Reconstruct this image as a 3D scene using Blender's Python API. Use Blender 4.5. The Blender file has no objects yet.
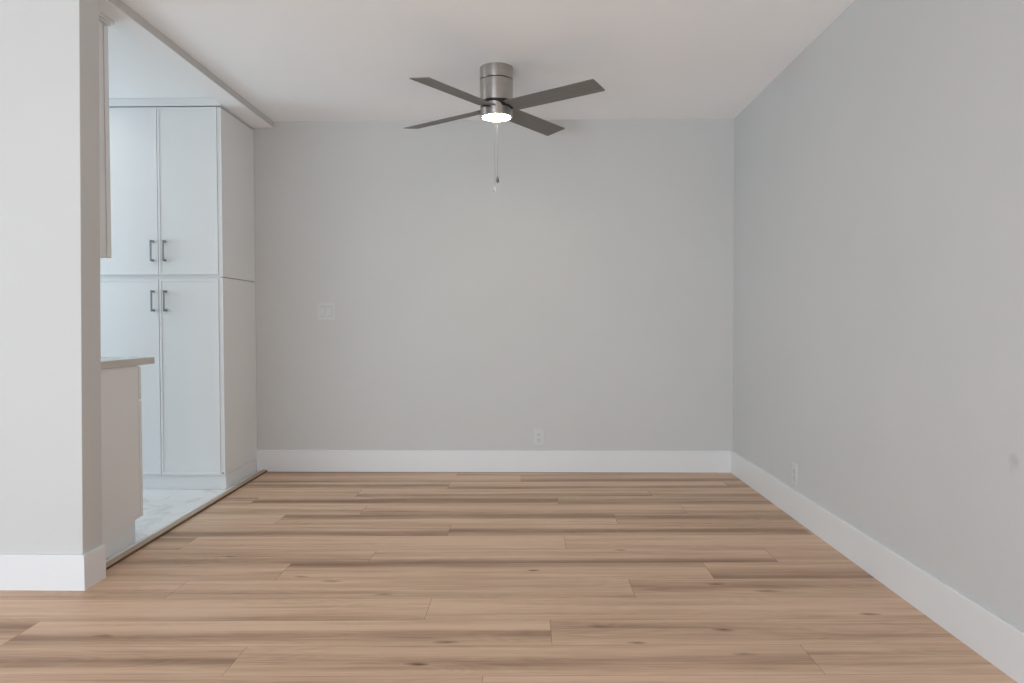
import bpy, bmesh, math, random
from mathutils import Vector, Matrix

random.seed(7)
sc = bpy.context.scene
COL = sc.collection

# ------------------------------------------------------------------ camera
PITCH, YAW, ROLL, FPX, HC = 0.02533, 0.02037, -0.00179, 725.0, 1.038


def camera_axes(p, y, r):
    fwd = Vector((-math.sin(y), math.cos(y), 0)); right = Vector((math.cos(y), math.sin(y), 0)); up = Vector((0, 0, 1))
    f2 = fwd * math.cos(p) - up * math.sin(p)
    u2 = up * math.cos(p) + fwd * math.sin(p)
    r3 = right * math.cos(r) + u2 * math.sin(r)
    u3 = u2 * math.cos(r) - right * math.sin(r)
    return r3, u3, f2


cam_data = bpy.data.cameras.new('camera')
cam = bpy.data.objects.new('camera', cam_data)
COL.objects.link(cam)
a_, b_, c_ = camera_axes(PITCH, YAW, ROLL)
cam.matrix_world = Matrix(((a_.x, b_.x, -c_.x, 0), (a_.y, b_.y, -c_.y, 0), (a_.z, b_.z, -c_.z, HC), (0, 0, 0, 1)))
cam_data.sensor_fit = 'HORIZONTAL'
cam_data.sensor_width = 36.0
cam_data.lens = FPX / 1024 * 36.0
cam_data.clip_start = 0.05
sc.camera = cam

# ------------------------------------------------------------------ world, exposure, daylight
sc.view_settings.view_transform = 'Standard'
sc.view_settings.look = 'None'
sc.view_settings.gamma = 1.0
sc.view_settings.use_curve_mapping = False
sc.view_settings.exposure = 0.10
sc.cycles.use_denoising = True
sc.cycles.max_bounces = 14
sc.cycles.diffuse_bounces = 10
sc.cycles.glossy_bounces = 6
sc.cycles.sample_clamp_indirect = 4.0

world = bpy.data.worlds.new('world')
sc.world = world
world.use_nodes = True
world.node_tree.nodes['Background'].inputs[0].default_value = (0.75, 0.86, 1.0, 1)
world.node_tree.nodes['Background'].inputs[1].default_value = 0.08


def area_light(name, loc, target, sx, sy, power, color):
    d = bpy.data.lights.new(name, 'AREA')
    d.shape = 'RECTANGLE'; d.size = sx; d.size_y = sy; d.energy = power; d.color = color
    o = bpy.data.objects.new(name, d)
    o.location = loc
    o.rotation_euler = (Vector(target) - Vector(loc)).to_track_quat('-Z', 'Z').to_euler()
    COL.objects.link(o)
    return o


# daylight through the glazed rear wall of the living room, behind the camera
area_light('rear_window_daylight', (-2.9, -2.55, 1.2), (-2.9, 5, 1.2), 2.8, 2.1, 46, (0.50, 0.82, 1.0))
# added low fill light, aimed upward to brighten the ceiling
area_light('added_upward_fill', (-1.6, -2.50, 0.35), (-1.6, 0.0, 1.8), 3.4, 0.8, 124, (0.92, 0.945, 1.0))
# a narrow window in the living room's left wall
area_light('side_window_daylight', (-4.40, -0.45, 1.2), (1.4, -0.45, 1.2), 0.6, 2.0, 9, (0.75, 0.88, 1.0))
# kitchen: window on the far left and the ceiling lamp over the aisle, both out of view
area_light('kitchen_window_daylight', (-4.35, 3.80, 1.35), (-1.9, 4.3, 1.1), 1.0, 1.1, 24, (0.72, 0.90, 1.0))
area_light('kitchen_ceiling_lamp', (-3.0, 3.75, 2.40), (-3.0, 3.75, 0), 0.5, 1.0, 3, (1.0, 0.95, 0.88))

# ------------------------------------------------------------------ helpers


def link(name, bm, mats, parent=None, smooth=False, loc=None):
    me = bpy.data.meshes.new(name)
    bmesh.ops.recalc_face_normals(bm, faces=bm.faces)
    bm.to_mesh(me); bm.free()
    if not isinstance(mats, (list, tuple)):
        mats = [mats]
    for m in mats:
        me.materials.append(m)
    if smooth:
        for p in me.polygons:
            p.use_smooth = True
        try:
            me.set_sharp_from_angle(angle=math.radians(35))
        except Exception:
            pass
    o = bpy.data.objects.new(name, me)
    COL.objects.link(o)
    if parent is not None:
        o.parent = parent
    if loc is not None:
        o.location = loc
    return o


def add_box(bm, x0, x1, y0, y1, z0, z1, bevel=0.0, mat=0, seg=2):
    t = bmesh.new()
    vs = [t.verts.new((x, y, z)) for z in (z0, z1) for y in (y0, y1) for x in (x0, x1)]
    for f in ((0, 2, 3, 1), (4, 5, 7, 6), (0, 1, 5, 4), (2, 6, 7, 3), (0, 4, 6, 2), (1, 3, 7, 5)):
        t.faces.new([vs[i] for i in f])
    if bevel > 0:
        bmesh.ops.bevel(t, geom=list(t.edges), offset=bevel, segments=seg, affect='EDGES', profile=0.6)
    merge(bm, t, mat)
    t.free()


def merge(bm, t, mat=0, matrix=None):
    mp = {}
    for v in t.verts:
        co = v.co if matrix is None else matrix @ v.co
        mp[v] = bm.verts.new(co)
    for f in t.faces:
        try:
            nf = bm.faces.new([mp[v] for v in f.verts])
            nf.material_index = mat
            nf.smooth = f.smooth
        except ValueError:
            pass


def box_obj(name, x0, x1, y0, y1, z0, z1, mat, parent=None, bevel=0.0015, origin=None):
    bm = bmesh.new()
    ox, oy, oz = origin if origin else (0, 0, 0)
    add_box(bm, x0 - ox, x1 - ox, y0 - oy, y1 - oy, z0 - oz, z1 - oz, bevel)
    return link(name, bm, mat, parent)


def prism(bm, pts, axis, a, b, mat=0, bevel=0.0):
    """extrude a 2-D outline along one axis ('x': pts are (y, z); 'y': pts are (x, z); 'z': pts are (x, y))"""
    t = bmesh.new()

    def mk(p, q):
        if axis == 'x': return (q, p[0], p[1])
        if axis == 'y': return (p[0], q, p[1])
        return (p[0], p[1], q)
    lo = [t.verts.new(mk(p, a)) for p in pts]
    hi = [t.verts.new(mk(p, b)) for p in pts]
    t.faces.new(lo); t.faces.new(list(reversed(hi)))
    n = len(pts)
    for i in range(n):
        t.faces.new([lo[i], hi[i], hi[(i + 1) % n], lo[(i + 1) % n]])
    if bevel > 0:
        bmesh.ops.bevel(t, geom=list(t.edges), offset=bevel, segments=2, affect='EDGES', profile=0.6)
    merge(bm, t, mat); t.free()


def lathe(bm, prof, seg=64, center=(0, 0, 0), cap_top=False, cap_bottom=False, mat=0):
    rings = []
    for r, z in prof:
        if r < 1e-6:
            rings.append([bm.verts.new((center[0], center[1], center[2] + z))])
        else:
            rings.append([bm.verts.new((center[0] + r * math.cos(2 * math.pi * i / seg), center[1] + r * math.sin(2 * math.pi * i / seg), center[2] + z)) for i in range(seg)])
    for k in range(len(rings) - 1):
        A, B = rings[k], rings[k + 1]
        for i in range(seg):
            j = (i + 1) % seg
            if len(A) == 1 and len(B) == 1: continue
            if len(A) == 1: f = bm.faces.new([A[0], B[i], B[j]])
            elif len(B) == 1: f = bm.faces.new([A[i], A[j], B[0]])
            else: f = bm.faces.new([A[i], A[j], B[j], B[i]])
            f.material_index = mat
    if cap_top and len(rings[0]) > 1: bm.faces.new(rings[0]).material_index = mat
    if cap_bottom and len(rings[-1]) > 1: bm.faces.new(rings[-1]).material_index = mat


def tube(bm, pts, r, seg=10, mat=0):
    pts = [Vector(p) for p in pts]
    rings = []
    for i, p in enumerate(pts):
        d = (pts[min(i + 1, len(pts) - 1)] - pts[max(i - 1, 0)]).normalized()
        ref = Vector((0, 0, 1)) if abs(d.z) < 0.9 else Vector((1, 0, 0))
        u = d.cross(ref).normalized(); v = d.cross(u).normalized()
        rings.append([bm.verts.new(p + u * r * math.cos(2 * math.pi * k / seg) + v * r * math.sin(2 * math.pi * k / seg)) for k in range(seg)])
    for A, B in zip(rings, rings[1:]):
        for k in range(seg):
            bm.faces.new([A[k], A[(k + 1) % seg], B[(k + 1) % seg], B[k]]).material_index = mat
    bm.faces.new(rings[0]).material_index = mat
    bm.faces.new(list(reversed(rings[-1]))).material_index = mat


def empty(name, loc, label, cat, group=None):
    o = bpy.data.objects.new(name, None)
    o.empty_display_size = 0.1
    o.location = loc
    COL.objects.link(o)
    tag(o, label, cat, group)
    return o


def tag(o, label, cat, group=None):
    o['label'] = label
    o['category'] = cat
    if group: o['group'] = group
    return o


def structure(o, label=None, cat=None):
    o['kind'] = 'structure'
    if label: o['label'] = label
    if cat: o['category'] = cat
    return o


# ------------------------------------------------------------------ materials


def new_mat(name):
    m = bpy.data.materials.new(name)
    m.use_nodes = True
    nt = m.node_tree
    return m, nt, nt.nodes['Principled BSDF']


def node(nt, t, **kw):
    n = nt.nodes.new(t)
    for k, v in kw.items():
        setattr(n, k, v)
    return n


def mathn(nt, op, a, b=None, clamp=False):
    n = node(nt, 'ShaderNodeMath', operation=op, use_clamp=clamp)
    for i, x in enumerate((a, b)):
        if x is None: continue
        if hasattr(x, 'links'): nt.links.new(x, n.inputs[i])
        else: n.inputs[i].default_value = x
    return n.outputs[0]


def mixc(nt, fac, a, b, mode='MIX'):
    n = node(nt, 'ShaderNodeMix', data_type='RGBA', blend_type=mode)
    for sock, x in ((n.inputs[0], fac), (n.inputs[6], a), (n.inputs[7], b)):
        if hasattr(x, 'links'): nt.links.new(x, sock)
        elif isinstance(x, (int, float)): sock.default_value = x
        else: sock.default_value = (*x, 1)
    return n.outputs[2]


def ramp(nt, fac, stops):
    n = node(nt, 'ShaderNodeValToRGB')
    els = n.color_ramp.elements
    while len(els) < len(stops): els.new(0.5)
    for e, (p, c) in zip(els, stops):
        e.position = p
        e.color = (*c, 1) if not isinstance(c, (int, float)) else (c, c, c, 1)
    nt.links.new(fac, n.inputs[0])
    return n.outputs[0]


def noise(nt, vec, scale, detail=4, rough=0.5, dist=0.0):
    n = node(nt, 'ShaderNodeTexNoise')
    n.inputs['Scale'].default_value = scale
    n.inputs['Detail'].default_value = detail
    n.inputs['Roughness'].default_value = rough
    n.inputs['Distortion'].default_value = dist
    nt.links.new(vec, n.inputs['Vector'])
    return n.outputs['Fac']


def mapping(nt, vec, scale=(1, 1, 1), loc=(0, 0, 0)):
    n = node(nt, 'ShaderNodeMapping')
    n.inputs['Scale'].default_value = scale
    n.inputs['Location'].default_value = loc
    nt.links.new(vec, n.inputs['Vector'])
    return n.outputs[0]


def bump(nt, bsdf, height, strength, distance=0.002):
    n = node(nt, 'ShaderNodeBump')
    n.inputs['Strength'].default_value = strength
    n.inputs['Distance'].default_value = distance
    nt.links.new(height, n.inputs['Height'])
    nt.links.new(n.outputs[0], bsdf.inputs['Normal'])


def paint(name, col, rough=0.6, tex=0.06, spec=0.3, scuff=None):
    m, nt, b = new_mat(name)
    tc = node(nt, 'ShaderNodeTexCoord').outputs['Object']
    big = noise(nt, tc, 1.7, 3)
    v = ramp(nt, big, [(0.3, tuple(c * 0.985 for c in col)), (0.7, tuple(min(1, c * 1.01) for c in col))])
    if scuff:
        for (p, r, k) in scuff:
            d = node(nt, 'ShaderNodeVectorMath', operation='DISTANCE')
            nt.links.new(tc, d.inputs[0]); d.inputs[1].default_value = p
            nn = noise(nt, tc, 60, 3)
            e = mathn(nt, 'ADD', d.outputs['Value'], mathn(nt, 'MULTIPLY', mathn(nt, 'SUBTRACT', nn, 0.5), r * 1.6))
            f = mathn(nt, 'MULTIPLY', mathn(nt, 'SUBTRACT', 1.0, mathn(nt, 'DIVIDE', e, r), True), k, True)
            v = mixc(nt, f, v, (0.25, 0.26, 0.26))
    nt.links.new(v, b.inputs['Base Color'])
    b.inputs['Roughness'].default_value = rough
    b.inputs['Specular IOR Level'].default_value = spec
    if tex:
        bump(nt, b, noise(nt, tc, 140, 4), tex, 0.001)
    return m


M_wall = paint('wall_paint', (0.60, 0.598, 0.590), 0.62)
M_wall_right = paint('wall_paint_right', (0.60, 0.605, 0.608), 0.62, scuff=[((1.4275, 2.145, 0.629), 0.03, 0.35)])
M_ceil = paint('ceiling_paint', (0.96, 0.965, 0.975), 0.75, 0.1)
M_trim = paint('trim_paint', (0.76, 0.768, 0.78), 0.38, 0.0, 0.45)
M_cab = paint('cabinet_lacquer', (0.82, 0.83, 0.84), 0.35, 0.0, 0.45)
M_plastic = paint('white_plastic', (0.63, 0.63, 0.62), 0.35, 0.0, 0.4)
M_counter = paint('quartz_counter', (0.58, 0.56, 0.53), 0.18, 0.0, 0.4)
M_gap, _nt, _b = new_mat('dark_gap')
_b.inputs['Base Color'].default_value = (0.10, 0.07, 0.05, 1); _b.inputs['Roughness'].default_value = 0.8
M_slot, _nt, _b = new_mat('slot_shadow')
_b.inputs['Base Color'].default_value = (0.08, 0.08, 0.08, 1); _b.inputs['Roughness'].default_value = 0.6
M_rubber, _nt, _b = new_mat('black_rubber')
_b.inputs['Base Color'].default_value = (0.015, 0.014, 0.014, 1); _b.inputs['Roughness'].default_value = 0.55
M_handle, _nt, _b = new_mat('dark_nickel')
_b.inputs['Base Color'].default_value = (0.33, 0.33, 0.34, 1); _b.inputs['Metallic'].default_value = 1.0; _b.inputs['Roughness'].default_value = 0.38
M_chain, _nt, _b = new_mat('chain_metal')
_b.inputs['Base Color'].default_value = (0.20, 0.195, 0.19, 1); _b.inputs['Metallic'].default_value = 1.0; _b.inputs['Roughness'].default_value = 0.55
M_crystal, _nt, _b = new_mat('pull_crystal')
_b.inputs['Base Color'].default_value = (0.9, 0.9, 0.9, 1); _b.inputs['Roughness'].default_value = 0.08; _b.inputs['Transmission Weight'].default_value = 0.6


def nickel():
    m, nt, b = new_mat('brushed_nickel')
    tc = node(nt, 'ShaderNodeTexCoord').outputs['Object']
    fine = noise(nt, mapping(nt, tc, (3, 3, 420)), 1.0, 3)
    nt.links.new(ramp(nt, fine, [(0.3, (0.47, 0.44, 0.41)), (0.7, (0.56, 0.53, 0.50))]), b.inputs['Base Color'])
    b.inputs['Metallic'].default_value = 1.0
    b.inputs['Roughness'].default_value = 0.30
    # circumferential brushing: reflections stretch along the height of the drum
    tg = node(nt, 'ShaderNodeTangent', direction_type='RADIAL', axis='Z')
    nt.links.new(tg.outputs[0], b.inputs['Tangent'])
    b.inputs['Anisotropic'].default_value = 0.95
    b.inputs['Anisotropic Rotation'].default_value = 0.25
    return m


M_nickel = nickel()


def blade_mat():
    m, nt, b = new_mat('grey_wood_blade')
    tc = node(nt, 'ShaderNodeTexCoord').outputs['Object']
    g = noise(nt, mapping(nt, tc, (4, 130, 10)), 1.0, 5)
    nt.links.new(ramp(nt, g, [(0.3, (0.135, 0.125, 0.115)), (0.7, (0.20, 0.185, 0.17))]), b.inputs['Base Color'])
    b.inputs['Roughness'].default_value = 0.5
    return m


M_blade = blade_mat()

M_lens, nt, _b = new_mat('lit_lens')
_b.inputs['Base Color'].default_value = (0.9, 0.9, 0.88, 1)
_b.inputs['Emission Color'].default_value = (1.0, 0.90, 0.58, 1)
_b.inputs['Emission Strength'].default_value = 38.0


KNOTS = [(-1.33, 3.18, .035, 1.0), (.03, 3.02, .03, 1.5), (-.265, 2.33, .05, .9), (-.335, 2.175, .04, 1.2), (.43, 3.30, .035, .9),
         (-1.41, 2.36, .05, .8), (.355, 2.335, .04, 1.0), (.66, 2.44, .05, .8), (.68, 2.26, .05, .7), (1.22, 2.58, .05, .7),
         (-.93, 2.93, .05, .6), (-.78, 2.88, .05, .6), (.93, 2.80, .06, .6), (.75, 2.87, .05, .7), (.25, 2.46, .05, .6), (-.55, 2.74, .06, .5)]


def oak():
    m, nt, b = new_mat('oak_planks')
    uv = node(nt, 'ShaderNodeUVMap', uv_map='UVMap').outputs[0]
    at = node(nt, 'ShaderNodeAttribute', attribute_name='plank')
    sep = node(nt, 'ShaderNodeSeparateColor'); nt.links.new(at.outputs['Color'], sep.inputs[0])
    tone, center, amp = sep.outputs[0], sep.outputs[1], sep.outputs[2]
    sx = node(nt, 'ShaderNodeSeparateXYZ'); nt.links.new(uv, sx.inputs[0])
    u, v = sx.outputs[0], sx.outputs[1]
    # slow wander of the dark heartwood band across the plank's width
    w = noise(nt, mapping(nt, uv, (0.9, 0.0, 0)), 1.0, 2)
    vv = mathn(nt, 'ADD', v, mathn(nt, 'MULTIPLY', mathn(nt, 'SUBTRACT', w, 0.5), 0.45))
    # integer part of v holds the plank number, so take the fraction stored in the second map
    uv2 = node(nt, 'ShaderNodeUVMap', uv_map='Across').outputs[0]
    s2 = node(nt, 'ShaderNodeSeparateXYZ'); nt.links.new(uv2, s2.inputs[0])
    acr = mathn(nt, 'ADD', s2.outputs[1], mathn(nt, 'MULTIPLY', mathn(nt, 'SUBTRACT', w, 0.5), 0.35))
    blot0 = noise(nt, mapping(nt, uv, (1.3, 1.0, 0), (7.3, 2.1, 0)), 1.0, 2, 0.5)
    d = mathn(nt, 'ABSOLUTE', mathn(nt, 'SUBTRACT', acr, center))
    mid = noise(nt, mapping(nt, uv, (1.1, 8.5, 0)), 1.0, 5, 0.62, 0.25)
    d = mathn(nt, 'ADD', d, mathn(nt, 'MULTIPLY', mathn(nt, 'SUBTRACT', mid, 0.5), 0.34))
    band = mathn(nt, 'SUBTRACT', 1.0, mathn(nt, 'DIVIDE', d, 0.34), True)
    band = mathn(nt, 'MULTIPLY', mathn(nt, 'POWER', band, 0.8), mathn(nt, 'MULTIPLY', amp, mathn(nt, 'ADD', 0.45, mathn(nt, 'MULTIPLY', blot0, 0.95))))
    streak = noise(nt, mapping(nt, uv, (0.7, 3.2, 0)), 1.0, 6, 0.62, 0.35)
    fine = noise(nt, mapping(nt, uv, (2.2, 24.0, 0)), 1.0, 6, 0.65)
    blot = noise(nt, mapping(nt, uv, (2.2, 1.3, 0)), 1.0, 3, 0.5)
    cath = noise(nt, mapping(nt, uv, (1.1, 1.6, 0)), 1.0, 2, 0.4, 0.8)
    rings = mathn(nt, 'FRACT', mathn(nt, 'MULTIPLY', cath, 13.0))
    rings = mathn(nt, 'ABSOLUTE', mathn(nt, 'SUBTRACT', rings, 0.5))
    val = mathn(nt, 'ADD', band, mathn(nt, 'MULTIPLY', mathn(nt, 'SUBTRACT', streak, 0.5), 1.5))
    val = mathn(nt, 'ADD', val, mathn(nt, 'MULTIPLY', mathn(nt, 'SUBTRACT', fine, 0.5), 0.62))
    val = mathn(nt, 'ADD', val, mathn(nt, 'MULTIPLY', mathn(nt, 'SUBTRACT', blot, 0.5), 0.35))
    val = mathn(nt, 'ADD', val, mathn(nt, 'MULTIPLY', mathn(nt, 'SUBTRACT', mid, 0.5), 0.55))
    val = mathn(nt, 'ADD', val, mathn(nt, 'MULTIPLY', mathn(nt, 'SUBTRACT', rings, 0.25), 0.22))
    val = mathn(nt, 'ADD', val, mathn(nt, 'MULTIPLY', mathn(nt, 'SUBTRACT', tone, 0.5), 0.75))
    val = mathn(nt, 'ADD', val, 0.24, True)
    c = ramp(nt, val, [(0.0, (0.720, 0.510, 0.362)), (0.3, (0.600, 0.408, 0.280)), (0.65, (0.410, 0.262, 0.174)), (1.0, (0.260, 0.156, 0.101))])
    # knots where the photograph shows them: x, y on the floor, half length, strength
    tc = node(nt, 'ShaderNodeTexCoord').outputs['Object']
    wob = noise(nt, mapping(nt, tc, (14, 40, 1)), 1.0, 3)
    total = None
    for kx, ky, kr, ks in KNOTS:
        q = mapping(nt, tc, (1.0 / kr, 3.4 / kr, 0), (-kx / kr, -ky * 3.4 / kr, 0))
        ln = node(nt, 'ShaderNodeVectorMath', operation='LENGTH'); nt.links.new(q, ln.inputs[0])
        e = mathn(nt, 'ADD', ln.outputs['Value'], mathn(nt, 'MULTIPLY', mathn(nt, 'SUBTRACT', wob, 0.5), 1.5))
        k1 = mathn(nt, 'MULTIPLY', mathn(nt, 'SUBTRACT', 1.0, e, True), ks)
        total = k1 if total is None else mathn(nt, 'ADD', total, k1, True)
    c = mixc(nt, total, c, (0.10, 0.055, 0.034))
    nt.links.new(c, b.inputs['Base Color'])
    b.inputs['Roughness'].default_value = 0.47
    b.inputs['Specular IOR Level'].default_value = 0.28
    bump(nt, b, fine, 0.06, 0.001)
    return m


M_oak = oak()


def threshold_mat():
    m, nt, b = new_mat('oak_threshold')
    tc = node(nt, 'ShaderNodeTexCoord').outputs['Object']
    g = noise(nt, mapping(nt, tc, (90, 3, 60)), 1.0, 4)
    nt.links.new(ramp(nt, g, [(0.3, (0.36, 0.265, 0.18)), (0.7, (0.48, 0.365, 0.255))]), b.inputs['Base Color'])
    b.inputs['Roughness'].default_value = 0.45
    return m


M_thresh = threshold_mat()


def marble():
    m, nt, b = new_mat('marble_tile')
    tc = node(nt, 'ShaderNodeTexCoord').outputs['Object']
    n1 = noise(nt, tc, 2.2, 6, 0.6, 1.2)
    vein = mathn(nt, 'ABSOLUTE', mathn(nt, 'SUBTRACT', n1, 0.5))
    vein = mathn(nt, 'SUBTRACT', 1.0, mathn(nt, 'DIVIDE', vein, 0.035), True)
    vein = mathn(nt, 'MULTIPLY', vein, mathn(nt, 'MULTIPLY', noise(nt, tc, 3.1, 2), 0.75), True)
    cloud = ramp(nt, noise(nt, tc, 1.4, 4), [(0.35, (0.76, 0.76, 0.77)), (0.65, (0.86, 0.86, 0.86))])
    c = mixc(nt, vein, cloud, (0.42, 0.42, 0.43))
    br = node(nt, 'ShaderNodeTexBrick')
    br.inputs['Color1'].default_value = (0, 0, 0, 1); br.inputs['Color2'].default_value = (0, 0, 0, 1); br.inputs['Mortar'].default_value = (1, 1, 1, 1)
    br.inputs['Scale'].default_value = 1.0; br.inputs['Mortar Size'].default_value = 0.0018
    br.inputs['Brick Width'].default_value = 0.61; br.inputs['Row Height'].default_value = 0.305
    nt.links.new(mapping(nt, tc, (1, 1, 1), (0.03, 0.06, 0)), br.inputs['Vector'])
    c = mixc(nt, mathn(nt, 'MULTIPLY', br.outputs['Color'], 0.8), c, (0.56, 0.56, 0.56))
    nt.links.new(c, b.inputs['Base Color'])
    b.inputs['Roughness'].default_value = 0.25
    return m


M_marble = marble()
M_edge = paint('edge_shadow', (0.13, 0.085, 0.055), 0.5, 0.0)  # dark brown stands in for the shadow gap beneath the threshold strip

# ------------------------------------------------------------------ the setting
H = 2.44
YB = 5.042          # back wall face
XR = 1.4275         # right wall face
XL = -4.5           # far left side of the living room and kitchen
YF = -2.6           # rear wall of the living room, behind the camera
XS = -1.736         # end face of the partition wall on the left
SY0, SY1 = 2.776, 2.905
KZ = -0.008          # the kitchen's tile lies a little lower than the oak


def build_floor():
    bm = bmesh.new()
    col = bm.loops.layers.float_color.new('plank')
    uvl = bm.loops.layers.uv.new('UVMap')
    uva = bm.loops.layers.uv.new('Across')
    rot = 0.024
    W, L = 0.2008, 1.78
    base = 2.11
    # end joints, tones and dark bands read from the photograph where it shows them: row -> (a joint, planks left to right)
    rows = {
        -1: -0.13, 0: -0.9, 1: -1.70, 2: -0.36, 3: -1.37, 4: -1.02, 5: -0.69, 6: -1.60, 7: -0.39, 8: -1.31,
        9: -0.91, 10: -1.6, 11: -1.03, 12: -0.5, 13: -0.04, 14: -0.48}
    look = {  # (row, index of plank counted from the row's joint): tone, band centre, band strength
        (-1, -1): (.5, .7, .3), (-1, 0): (.45, .3, .3),
        (0, -1): (.48, .5, .38), (0, 0): (.46, .45, .30), (0, 1): (.45, .5, .25),
        (1, -1): (.62, .75, .3), (1, 0): (.32, .30, .65), (1, 1): (.55, .5, .15),
        (2, -1): (.30, .15, .22), (2, 0): (.36, .1, .2),
        (3, -1): (.42, .2, .2), (3, 0): (.42, .3, .15), (3, 1): (.55, .65, .35),
        (4, -1): (.45, .3, .2), (4, 0): (.45, .95, .55), (4, 1): (.6, .1, .6),
        (5, -1): (.40, .1, .55), (5, 0): (.45, .05, .55), (5, 1): (.5, .3, .2),
        (6, -1): (.5, .8, .4), (6, 0): (.20, .1, .15), (6, 1): (.28, .1, .2),
        (7, -1): (.45, .2, .75), (7, 0): (.55, .35, .6), (7, 1): (.5, .4, .3),
        (8, -1): (.32, .1, .2), (8, 0): (.45, .8, .65), (8, 1): (.6, .6, .4),
        (9, -1): (.35, .3, .4), (9, 0): (.45, .1, .4), (9, 1): (.4, .1, .4),
        (10, 0): (.5, .5, .7), (10, 1): (.55, .3, .5),
        (11, 0): (.45, .1, .5), (11, 1): (.45, .1, .5),
        (12, 0): (.35, .15, .6), (12, -1): (.5, .5, .5), (12, 1): (.55, .3, .4),
        (13, -1): (.3, .1, .5), (13, 0): (.5, .2, .5), (14, 0): (.6, .7, .6), (14, -1): (.6, .7, .6), (14, 1): (.4, .5, .2)}
    g = 0.0005
    n = 0
    cr, sr = math.cos(rot), math.sin(rot)
    for k in range(-26, 16):
        y0, y1 = base + k * W, base + (k + 1) * W
        j0 = rows.get(k, random.uniform(-1, 1))
        for i in range(-4, 4):
            x0, x1 = j0 + i * L, j0 + (i + 1) * L
            if x1 < XL - 0.3 or x0 > XR + 0.3: continue
            t = look.get((k, i), (random.uniform(.3, .65), random.uniform(0.1, .9), random.uniform(.1, .7)))
            n += 1
            ru = random.uniform(0, 40)
            pts = [(x0 + g, y0 + g), (x1 - g, y0 + g), (x1 - g, y1 - g), (x0 + g, y1 - g)]
            vs = [bm.verts.new((x * cr - y * sr * 0 - 0, y + x * sr, 0.0)) for x, y in pts]
            f = bm.faces.new(vs)
            for lp, (x, y), a in zip(f.loops, pts, (0, 0, 1, 1)):
                lp[col] = (t[0], t[1], t[2], 1)
                lp[uvl].uv = (x + ru, a + n * 3.0)
                lp[uva].uv = (x, a)
    # trim the planks to the room: the living room, and past the partition only up to the threshold
    def cut(co, no):
        geom = list(bm.verts) + list(bm.edges) + list(bm.faces)
        bmesh.ops.bisect_plane(bm, geom=geom, plane_co=co, plane_no=no, clear_outer=True)
    cut((XR, 0, 0), (1, 0, 0)); cut((0, YB, 0), (0, 1, 0)); cut((XL, 0, 0), (-1, 0, 0)); cut((0, YF, 0), (0, -1, 0))
    geom = list(bm.verts) + list(bm.edges) + list(bm.faces)
    bmesh.ops.bisect_plane(bm, geom=geom, plane_co=(0, SY0, 0), plane_no=(0, 1, 0))
    tn = Vector((2.10, 0.05, 0)).normalized()
    geom = [e for e in list(bm.verts) + list(bm.edges) + list(bm.faces)]
    bmesh.ops.bisect_plane(bm, geom=geom, plane_co=(-1.795, SY1, 0), plane_no=tn)
    dead = [f for f in bm.faces if f.calc_center_median().y > SY0 and (f.calc_center_median() - Vector((-1.795, SY1, 0))).dot(tn) < 0]
    bmesh.ops.delete(bm, geom=dead, context='FACES')
    # dark bed that shows in the hairline joints
    for (x0, x1, y0, y1, e) in ((XL, XR, YF, SY0, 0), (-1.795, XR, SY0, YB, .05)):
        f = bm.faces.new([bm.verts.new(p) for p in ((x0, y0, -.003), (x1, y0, -.003), (x1 - e, y1, -.003), (x0 - e, y1, -.003))])
        f.material_index = 1
    for f in bm.faces:
        if f.normal.z < 0: f.normal_flip()
    me = bpy.data.meshes.new('floor')
    bm.normal_update()
    for f in bm.faces:
        if f.normal.z < 0: f.normal_flip()
    bm.to_mesh(me); bm.free()
    me.materials.append(M_oak); me.materials.append(M_gap)
    o = bpy.data.objects.new('floor', me); COL.objects.link(o)
    structure(o, 'light oak plank floor with brown streaks', 'floor')


build_floor()

o = box_obj('floor_kitchen', XL, -1.80, SY1, YB, -0.05, KZ, M_marble, bevel=0)
structure(o, 'white marble tile floor in the kitchen', 'floor')
o = box_obj('ceiling', XL - .1, XR + .1, YF - .1, YB + .1, H, H + .1, M_ceil, bevel=0)
structure(o, 'white ceiling above the fan', 'ceiling')
structure(box_obj('wall_back', XL - .1, XR + .1, YB, YB + .1, -.05, H, M_wall, bevel=0), 'white back wall with switch and outlet', 'wall')
structure(box_obj('wall_right', XR, XR + .1, YF - .1, YB, -.05, H, M_wall_right, bevel=0), 'white wall on the right', 'wall')
bm = bmesh.new()
prism(bm, [(XL, -.05), (XS - .002, -.05), (XS + .025, H), (XL, H)], 'y', SY0, SY1, bevel=.003)   # its end is a little out of plumb
structure(link('wall_left', bm, M_wall), 'white partition wall end at the left', 'wall')

# shell behind the camera and in the kitchen, with window openings that let the daylight in
bm = bmesh.new()
add_box(bm, XL - .1, -4.35, YF - .1, YF, -.03, H)
add_box(bm, .2, XR, YF - .1, YF, -.03, H)
add_box(bm, -4.35, .2, YF - .1, YF, 2.3, H)
structure(link('wall_front', bm, M_wall), 'white wall with a wide glazed opening', 'wall')
bm = bmesh.new()
add_box(bm, XL - .1, XL, YF, -.8, -.03, H); add_box(bm, XL - .1, XL, -.1, 3.4, -.03, H)
add_box(bm, XL - .1, XL, 4.5, YB, -.03, H)
add_box(bm, XL - .1, XL, -.8, -.1, -.03, .15); add_box(bm, XL - .1, XL, -.8, -.1, 2.25, H)
add_box(bm, XL - .1, XL, 3.4, 4.5, -.03, .95); add_box(bm, XL - .1, XL, 3.4, 4.5, 2.15, H)
structure(link('wall_side', bm, M_wall), 'white side wall with windows', 'wall')

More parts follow.
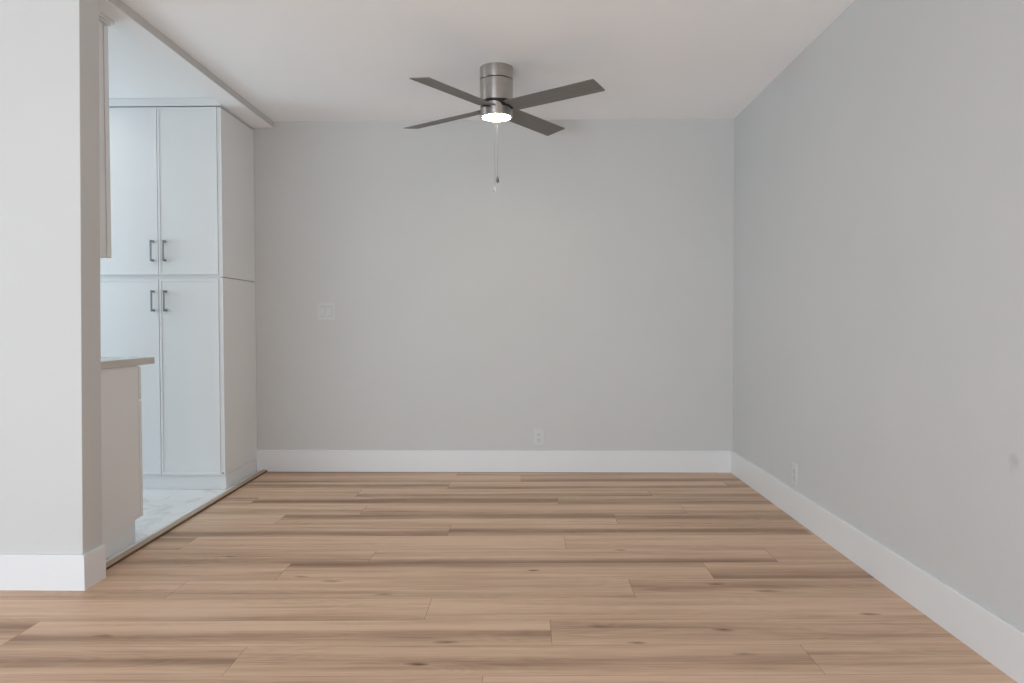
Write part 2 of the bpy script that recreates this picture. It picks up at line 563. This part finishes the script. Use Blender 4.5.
# header over the opening to the kitchen
hd = box_obj('trim_1', -1.897, -1.757, SY1, YB, 2.397, H, M_wall, bevel=0.003)
hd.data.materials.append(M_ceil)          # paler paint on the underside imitates light rising from the kitchen
for p in hd.data.polygons:
    if p.normal.z < -0.9: p.material_index = 1
structure(hd, 'shallow white header beam over the kitchen opening', 'beam')

# baseboards
BH, BT = 0.150, 0.015


def base_profile(o0, o1, side):
    """outline in (offset, z): flat board with a small eased top edge"""
    s = 1 if o1 > o0 else -1
    return [(o0, 0.0), (o1, 0.0), (o1, BH - 0.004), (o1 - s * 0.004, BH), (o0, BH)]


bm = bmesh.new(); prism(bm, base_profile(YB, YB - BT, 0), 'x', -1.8965, XR)
structure(link('baseboard_back', bm, M_trim), 'white baseboard along the back wall', 'baseboard')
bm = bmesh.new(); prism(bm, base_profile(XR, XR - BT, 0), 'y', YF, YB - BT)
structure(link('baseboard_right', bm, M_trim), 'white baseboard along the right wall', 'baseboard')
bm = bmesh.new()
for z0, z1, t in ((0, 0.134, BT), (0.134, 0.138, BT - 0.004)):
    prism(bm, [(XL, SY0), (XL, SY0 - t), (XS + t, SY0 - t), (XS + t, SY1), (XS, SY1), (XS, SY0)], 'z', z0, z1)
structure(link('baseboard_left', bm, M_trim), 'white baseboard wrapping the partition wall end', 'baseboard')

# threshold strip between marble and oak
bm = bmesh.new()
dx = -0.05
prof = [(-0.020, KZ + .0003), (-0.020, .0115), (-0.017, .0145), (0.012, .0145), (0.016, .0115), (0.016, -.0004), (0.0, KZ + .0003)]
lo = [bm.verts.new((-1.786 + p[0], SY1 + .001, p[1])) for p in prof]
hi = [bm.verts.new((-1.838 + p[0], YB - BT, p[1])) for p in prof]
bm.faces.new(lo); bm.faces.new(list(reversed(hi)))
for i in range(len(prof)):
    bm.faces.new([lo[i], hi[i], hi[(i + 1) % len(prof)], lo[(i + 1) % len(prof)]])
bm.normal_update()
bmesh.ops.recalc_face_normals(bm, faces=bm.faces)
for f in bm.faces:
    if f.normal.x > 0.9: f.material_index = 1          # painted shadow line along the side towards the oak
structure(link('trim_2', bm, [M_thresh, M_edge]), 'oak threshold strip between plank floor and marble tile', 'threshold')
# pale caulk bead on the marble side of the threshold
bm = bmesh.new()
tube(bm, [(-1.812, SY1 + .002, KZ + .011), (-1.864, YB - BT - .001, KZ + .011)], 0.0105)
structure(link('trim_3', bm, M_trim), 'pale caulk bead beside the threshold', 'trim')

# ------------------------------------------------------------------ pantry cabinets (upper unit stacked on lower unit)
PX0, PX1 = -2.715, -1.898
PYF = 4.497


def shaker_door(name, x0, x1, z0, z1, yf, parent, label=None):
    """slim-frame door, front facing -Y, built around its own centre"""
    T, FW, RC = 0.019, 0.0135, 0.004
    bm = bmesh.new()
    add_box(bm, x0, x0 + FW, yf, yf + T, z0, z1, .0012)
    add_box(bm, x1 - FW, x1, yf, yf + T, z0, z1, .0012)
    add_box(bm, x0 + FW, x1 - FW, yf, yf + T, z0, z0 + FW, .0012)
    add_box(bm, x0 + FW, x1 - FW, yf, yf + T, z1 - FW, z1, .0012)
    add_box(bm, x0 + FW - .002, x1 - FW + .002, yf + RC, yf + T - .002, z0 + FW - .002, z1 - FW + .002, 0)
    d = link(name, bm, M_cab, parent)
    if label: d['label'] = label
    return d


def bar_pull(x, z0, z1, yf, parent):
    bm = bmesh.new()
    out = yf - 0.030
    add_box(bm, x - .0048, x + .0048, out - .0045, out + .0045, z0, z1, .0018)
    for z in (z0 + .0075, z1 - .0075):
        add_box(bm, x - .0075, x + .0075, out + .003, yf + .001, z - .0065, z + .0065, .0018)
    h = link('handle', bm, M_handle, parent)
    h['label'] = 'dark metal bar pull'
    return h


def pantry(name, z0, z1, dz0, dz1, hz0, hz1, label, plinth, crown):
    t = empty(name, ((PX0 + PX1) / 2, (PYF + YB) / 2, z0), label, 'cabinet', 'stacked pantry cabinets')
    inv = Vector(t.location)

    def put(o):
        o.data.transform(Matrix.Translation(-inv)); return o
    cb = 0.087 if plinth else z0
    ct = z1
    bm = bmesh.new()
    add_box(bm, PX0, PX1 - .027, PYF + .021, YB - .002, cb, ct, .001)
    put(link('carcass', bm, M_cab, t))
    bm = bmesh.new()
    add_box(bm, PX1 - .026, PX1, PYF + .004, YB - .010, cb, ct - .0045, .0012)
    add_box(bm, PX1 - .010, PX1 + .0015, YB - .030, YB - .002, cb, ct - .0045, .001)
    put(link('side_panel', bm, M_cab, t))
    xm = -2.3015
    for (x0, x1, hx) in ((PX0 + .002, xm - .0017, -2.3345), (xm + .0017, PX1 - .027, -2.257)):
        d = put(shaker_door('door', x0, x1, dz0, dz1, PYF, t))
        put(bar_pull(hx, hz0, hz1, PYF, d))
    if plinth:
        bm = bmesh.new()
        add_box(bm, PX0, PX1, PYF + .014, YB - .004, z0 + .001, cb - .001, .001)
        put(link('plinth', bm, M_cab, t))
        bm = bmesh.new()
        lathe(bm, [(0.0, 0.0), (.0045, 0), (.0045, .0018), (0.0, .0025)], 14)
        bm.transform(Matrix.Translation((PX1 - .013, PYF + .0045, .098)) @ Matrix.Rotation(math.pi / 2, 4, 'X'))
        put(link('screw', bm, M_slot, t))
    if crown:
        bm = bmesh.new()
        add_box(bm, PX0, PX1 - .001, PYF - .004, YB - .004, ct + .005, H - .001, .001)
        put(link('top_filler', bm, M_cab, t))
    return t


pantry('pantry_cabinet', KZ, 1.331, 0.087, 1.317, 1.114, 1.247,
       'white lower pantry cabinet standing on the marble floor, pulls near its top edge', True, False)
pantry('pantry_cabinet', 1.331, 2.386, 1.345, 2.384, 1.426, 1.559,
       'white upper pantry cabinet stacked on the lower one, pulls near its bottom edge', False, True)

# ------------------------------------------------------------------ base cabinet, countertop, wall cabinet behind the partition
BX0, BX1 = -3.10, -1.878


def plain_door(name, x0, x1, z0, z1, y0, y1, parent):
    bm = bmesh.new()
    FW = .022
    add_box(bm, x0, x0 + FW, y0, y1, z0, z1, .0012); add_box(bm, x1 - FW, x1, y0, y1, z0, z1, .0012)
    add_box(bm, x0 + FW, x1 - FW, y0, y1, z0, z0 + FW, .0012); add_box(bm, x0 + FW, x1 - FW, y0, y1, z1 - FW, z1, .0012)
    add_box(bm, x0 + FW - .002, x1 - FW + .002, y0 + .002, y1 - .005, z0 + FW - .002, z1 - FW + .002)
    return link(name, bm, M_cab, parent)


def at_origin(o, org):
    o.data.transform(Matrix.Translation(-Vector(org))); return o


org = (-2.49, 3.2, KZ)
bc = empty('base_cabinet', org, 'white kitchen base cabinet behind the partition wall, under the countertop', 'cabinet')
CY0, CY1 = SY1 + .002, 3.462
bm = bmesh.new()
add_box(bm, BX0, BX1 - .020, CY0, CY1 - .002, .098, .838, .001)
at_origin(link('carcass', bm, M_cab, bc), org)
bm = bmesh.new()
prism(bm, [(CY0, KZ + .001), (3.415, KZ + .001), (3.415, .098), (CY1, .098), (CY1, .838), (CY0, .838)], 'x', BX1 - .019, BX1, bevel=.001)
at_origin(link('end_panel', bm, M_cab, bc), org)
bm = bmesh.new(); add_box(bm, BX0, BX1 - .020, CY0, 3.405, KZ + .001, .097)
at_origin(link('toe_kick', bm, M_cab, bc), org)
for (x0, x1) in ((BX0 + .002, -2.492), (-2.488, BX1 - .001)):
    at_origin(plain_door('drawer', x0, x1, .670, .830, CY1 + .008, CY1 + .028, bc), org)
    at_origin(plain_door('door', x0, x1, .100, .664, CY1 + .008, CY1 + .028, bc), org)

ct = box_obj('countertop', BX0, -1.868, SY1 + .001, 3.600, .8385, .872, M_counter, bevel=.002, origin=(-2.49, 3.27, .8385))
ct.location = (-2.49, 3.27, .8385)
tag(ct, 'grey-beige stone countertop overhanging the white base cabinet', 'countertop')

org = (-2.49, 3.09, 1.333)
wc = empty('wall_cabinet', org, 'white wall cabinet seen edge-on behind the partition wall, above the countertop', 'cabinet')
bm = bmesh.new(); add_box(bm, BX0, BX1, CY0, 3.211, 1.333, 2.372, .001)
at_origin(link('carcass', bm, M_cab, wc), org)
for (x0, x1) in ((BX0 + .002, -2.492), (-2.488, BX1 - .001)):
    at_origin(plain_door('door', x0, x1, 1.336, 2.366, 3.221, 3.254, wc), org)
bm = bmesh.new()
# stepped crown running round the end and the front of the cabinet
for (p, z0, z1) in ((.010, 2.373, 2.383), (.022, 2.383, 2.396), (.0, 2.396, H - .001)):
    q = p if p else -.022
    add_box(bm, BX0, BX1 + q, CY0, 3.245 + q, z0, z1, .001)
at_origin(link('crown', bm, M_cab, wc), org)

# ------------------------------------------------------------------ ceiling fan
FX, FY = -0.165, 4.020
fan = empty('ceiling_fan', (FX, FY, H), 'brushed nickel flush-mount ceiling fan with four grey blades and a lit round lamp', 'ceiling fan')
R1 = 0.0915
bm = bmesh.new()
lathe(bm, [(0, -.0005), (R1 - .001, -.0005), (R1, -.002), (R1, -.0655), (R1 - .002, -.068), (R1 - .006, -.0685), (0, -.0685)], 96)
link('canopy', bm, M_nickel, fan, True)
bm = bmesh.new()
lathe(bm, [(0, -.0687), (R1 - .004, -.0687), (R1 - .004, -.0713), (0, -.0713)], 72)
link('seam_ring', bm, M_rubber, fan, True)
bm = bmesh.new()
lathe(bm, [(0, -.0715), (R1 - .006, -.0715), (R1 - .001, -.073), (R1, -.076), (R1, -.187), (R1 - .003, -.190), (R1 - .012, -.1905), (0, -.1905)], 96)
link('motor_housing', bm, M_nickel, fan, True)
bm = bmesh.new()
lathe(bm, [(0, -.1907), (.083, -.1907), (.083, -.220), (0, -.220)], 72)
link('rotor', bm, M_rubber, fan, True)
# lamp housing: cylinder whose rim is scalloped where the blades leave the hub
R2 = 0.0895
bm = bmesh.new()
seg = 128
th0 = 0.987
top, bot, inn_b, rim_i = [], [], [], []
for i in range(seg):
    a = 2 * math.pi * i / seg
    # four low arcs between the blades' roots
    ph = ((a - th0 + .42) % (math.pi / 2)) / (math.pi / 2)
    arch = max(0.0, 1 - ((ph - .5) / .36) ** 2)
    z = -.226 + .024 * math.sqrt(arch)
    c, s = math.cos(a), math.sin(a)
    top.append(bm.verts.new((R2 * c, R2 * s, z)))
    rim_i.append(bm.verts.new(((R2 - .006) * c, (R2 - .006) * s, z)))
    bot.append(bm.verts.new((R2 * c, R2 * s, -.268)))
    inn_b.append(bm.verts.new(((R2 - .0105) * c, (R2 - .0105) * s, -.2705)))
for i in range(seg):
    j = (i + 1) % seg
    bm.faces.new([top[i], top[j], bot[j], bot[i]])
    bm.faces.new([rim_i[j], rim_i[i], top[i], top[j]][::-1])
    bm.faces.new([bot[i], bot[j], inn_b[j], inn_b[i]])
    bm.faces.new([inn_b[i], inn_b[j], rim_i[j], rim_i[i]])
lathe(bm, [(0, -.2590), (R2 - .007, -.2590), (R2 - .007, -.2608), (0, -.2608)], 72)   # closed tray added above the lens to block its upward light
link('lamp_housing', bm, M_nickel, fan, True)
bm = bmesh.new()
lathe(bm, [(0, -.262), (.078, -.262), (.078, -.2700), (.074, -.2722), (.06, -.2740), (.03, -.2750), (0, -.2754)], 72)
lens = link('lamp_lens', bm, M_lens, fan, True)
lens['label'] = 'glowing white round lamp lens'

TILT = Matrix.Rotation(math.radians(-1.2), 4, 'Y')
ZB = 2.219 - H
for k in range(4):
    ang = th0 + k * math.pi / 2
    bm = bmesh.new()
    w0, w1, r0, r1, t = .060, .065, .086, .636, .0045
    out = [(r0, -w0), (r1 - .004, -w1), (r1, -w1 + .004), (r1, w1 - .004), (r1 - .004, w1), (r0, w0)]
    prism(bm, out, 'z', -t / 2, t / 2, bevel=.0012)
    b = link('blade', bm, M_blade, fan)
    mtx = Matrix.Translation((0, 0, ZB)) @ TILT @ Matrix.Rotation(ang, 4, 'Z') @ Matrix.Rotation(-0.192, 4, 'X')
    b.matrix_local = mtx
    # blade iron: dark bracket from the rotor to the blade root
    bm = bmesh.new()
    prism(bm, [(.055, -.026), (.105, -.040), (.150, -.030), (.150, .030), (.105, .040), (.055, .026)], 'z', .0028, .0068, bevel=.001)
    add_box(bm, .060, .096, -.024, .024, -.010, .003, .002)
    ir = link('blade_iron', bm, M_rubber, b)

# pull chains hanging from the lamp housing, each with its pendant


def chain(x, y, z0, z1, kind):
    bm = bmesh.new()
    n = int((z0 - z1) / .0042)
    tube(bm, [(0, 0, 0), (0, 0, z1 - z0)], .0007, 6)
    for i in range(n):
        t = bmesh.new(); bmesh.ops.create_icosphere(t, subdivisions=1, radius=.0012)
        merge(bm, t, 0, Matrix.Translation((0, 0, -i * .0042))); t.free()
    c = link('pull_chain', bm, M_chain, fan, True)
    c.location = (x, y, z0 - H)
    bm = bmesh.new()
    if kind == 0:
        lathe(bm, [(0, .004), (.003, .003), (.004, 0), (.0065, -.010), (.0085, -.020), (.0075, -.028), (.004, -.034), (0, -.0355)], 20)
        p = link('pendant', bm, M_chain, c, True)
        p['label'] = 'metal teardrop pendant'
    else:
        lathe(bm, [(0, .003), (.003, .002), (.0055, -.003), (.0085, -.006), (.0085, -.026), (.0060, -.031), (0, -.032)], 20)
        p = link('pendant', bm, M_crystal, c, True)
        p['label'] = 'clear cylindrical pendant'
    p.location = (0, 0, z1 - z0)


chain(.0015, .0925, 2.200, 1.865, 0)
chain(-.0135, .0925, 2.200, 1.811, 1)

# ------------------------------------------------------------------ switch and outlets


def plate(bm, w, h, t, mat=0):
    add_box(bm, -w / 2, w / 2, -t, 0, -h / 2, h / 2, .0022, mat)


sw = empty('light_switch', (-1.401, YB, 1.122), 'white double rocker light switch on the back wall', 'light switch')
bm = bmesh.new(); plate(bm, .122, .118, .006)
link('plate', bm, M_plastic, sw)
for sx in (-.0235, .0235):
    bm = bmesh.new()
    # rocker tipped so its lower edge stands proud
    prism(bm, [(-.0055, -.0335), (-.0125, -.0330), (-.0085, 0), (-.0068, .0335), (-.0055, .0335)], 'x', sx - .0165, sx + .0165, bevel=.0007)
    link('rocker', bm, M_plastic, sw)
    bm = bmesh.new()
    add_box(bm, sx - .0172, sx + .0172, -.0066, -.0058, -.0345, .0345, 0)
    link('rocker_gap', bm, M_slot, sw)


def make_outlet(name, loc, rz, label):
    t = empty(name, loc, label, 'outlet', 'wall outlets')
    t.rotation_euler = (0, 0, rz)
    bm = bmesh.new(); plate(bm, .070, .116, .006)
    link('plate', bm, M_plastic, t)
    for sz in (-.0195, .0195):
        bm = bmesh.new()
        pts = []
        for i in range(28):
            a = 2 * math.pi * i / 28
            pts.append((max(-.0165, min(.0165, .0172 * math.cos(a) * 1.08)), sz + max(-.0135, min(.0135, .0165 * math.sin(a)))))
        prism(bm, pts, 'y', -.0082, -.005)
        rc = link('receptacle', bm, M_plastic, t)
        bm = bmesh.new()
        add_box(bm, -.0078, -.0052, -.0086, -.0070, sz - .0035, sz + .0055)
        add_box(bm, .0052, .0078, -.0086, -.0070, sz - .0025, sz + .0055)
        add_box(bm, -.0022, .0022, -.0086, -.0070, sz - .0105, sz - .0065, .0)
        link('slots', bm, M_slot, rc)
    bm = bmesh.new()
    lathe(bm, [(0, 0), (.0028, 0), (.0028, .001), (0, .0014)], 12)
    bm.transform(Matrix.Translation((0, -.006, 0)) @ Matrix.Rotation(math.pi / 2, 4, 'X'))
    link('screw', bm, M_plastic, t)
    return t


make_outlet('wall_outlet', (.084, YB, .243), 0, 'white wall outlet low on the back wall above the baseboard')
make_outlet('wall_outlet', (XR, 3.87, .232), -math.pi / 2, 'white wall outlet low on the right wall, seen edge-on')
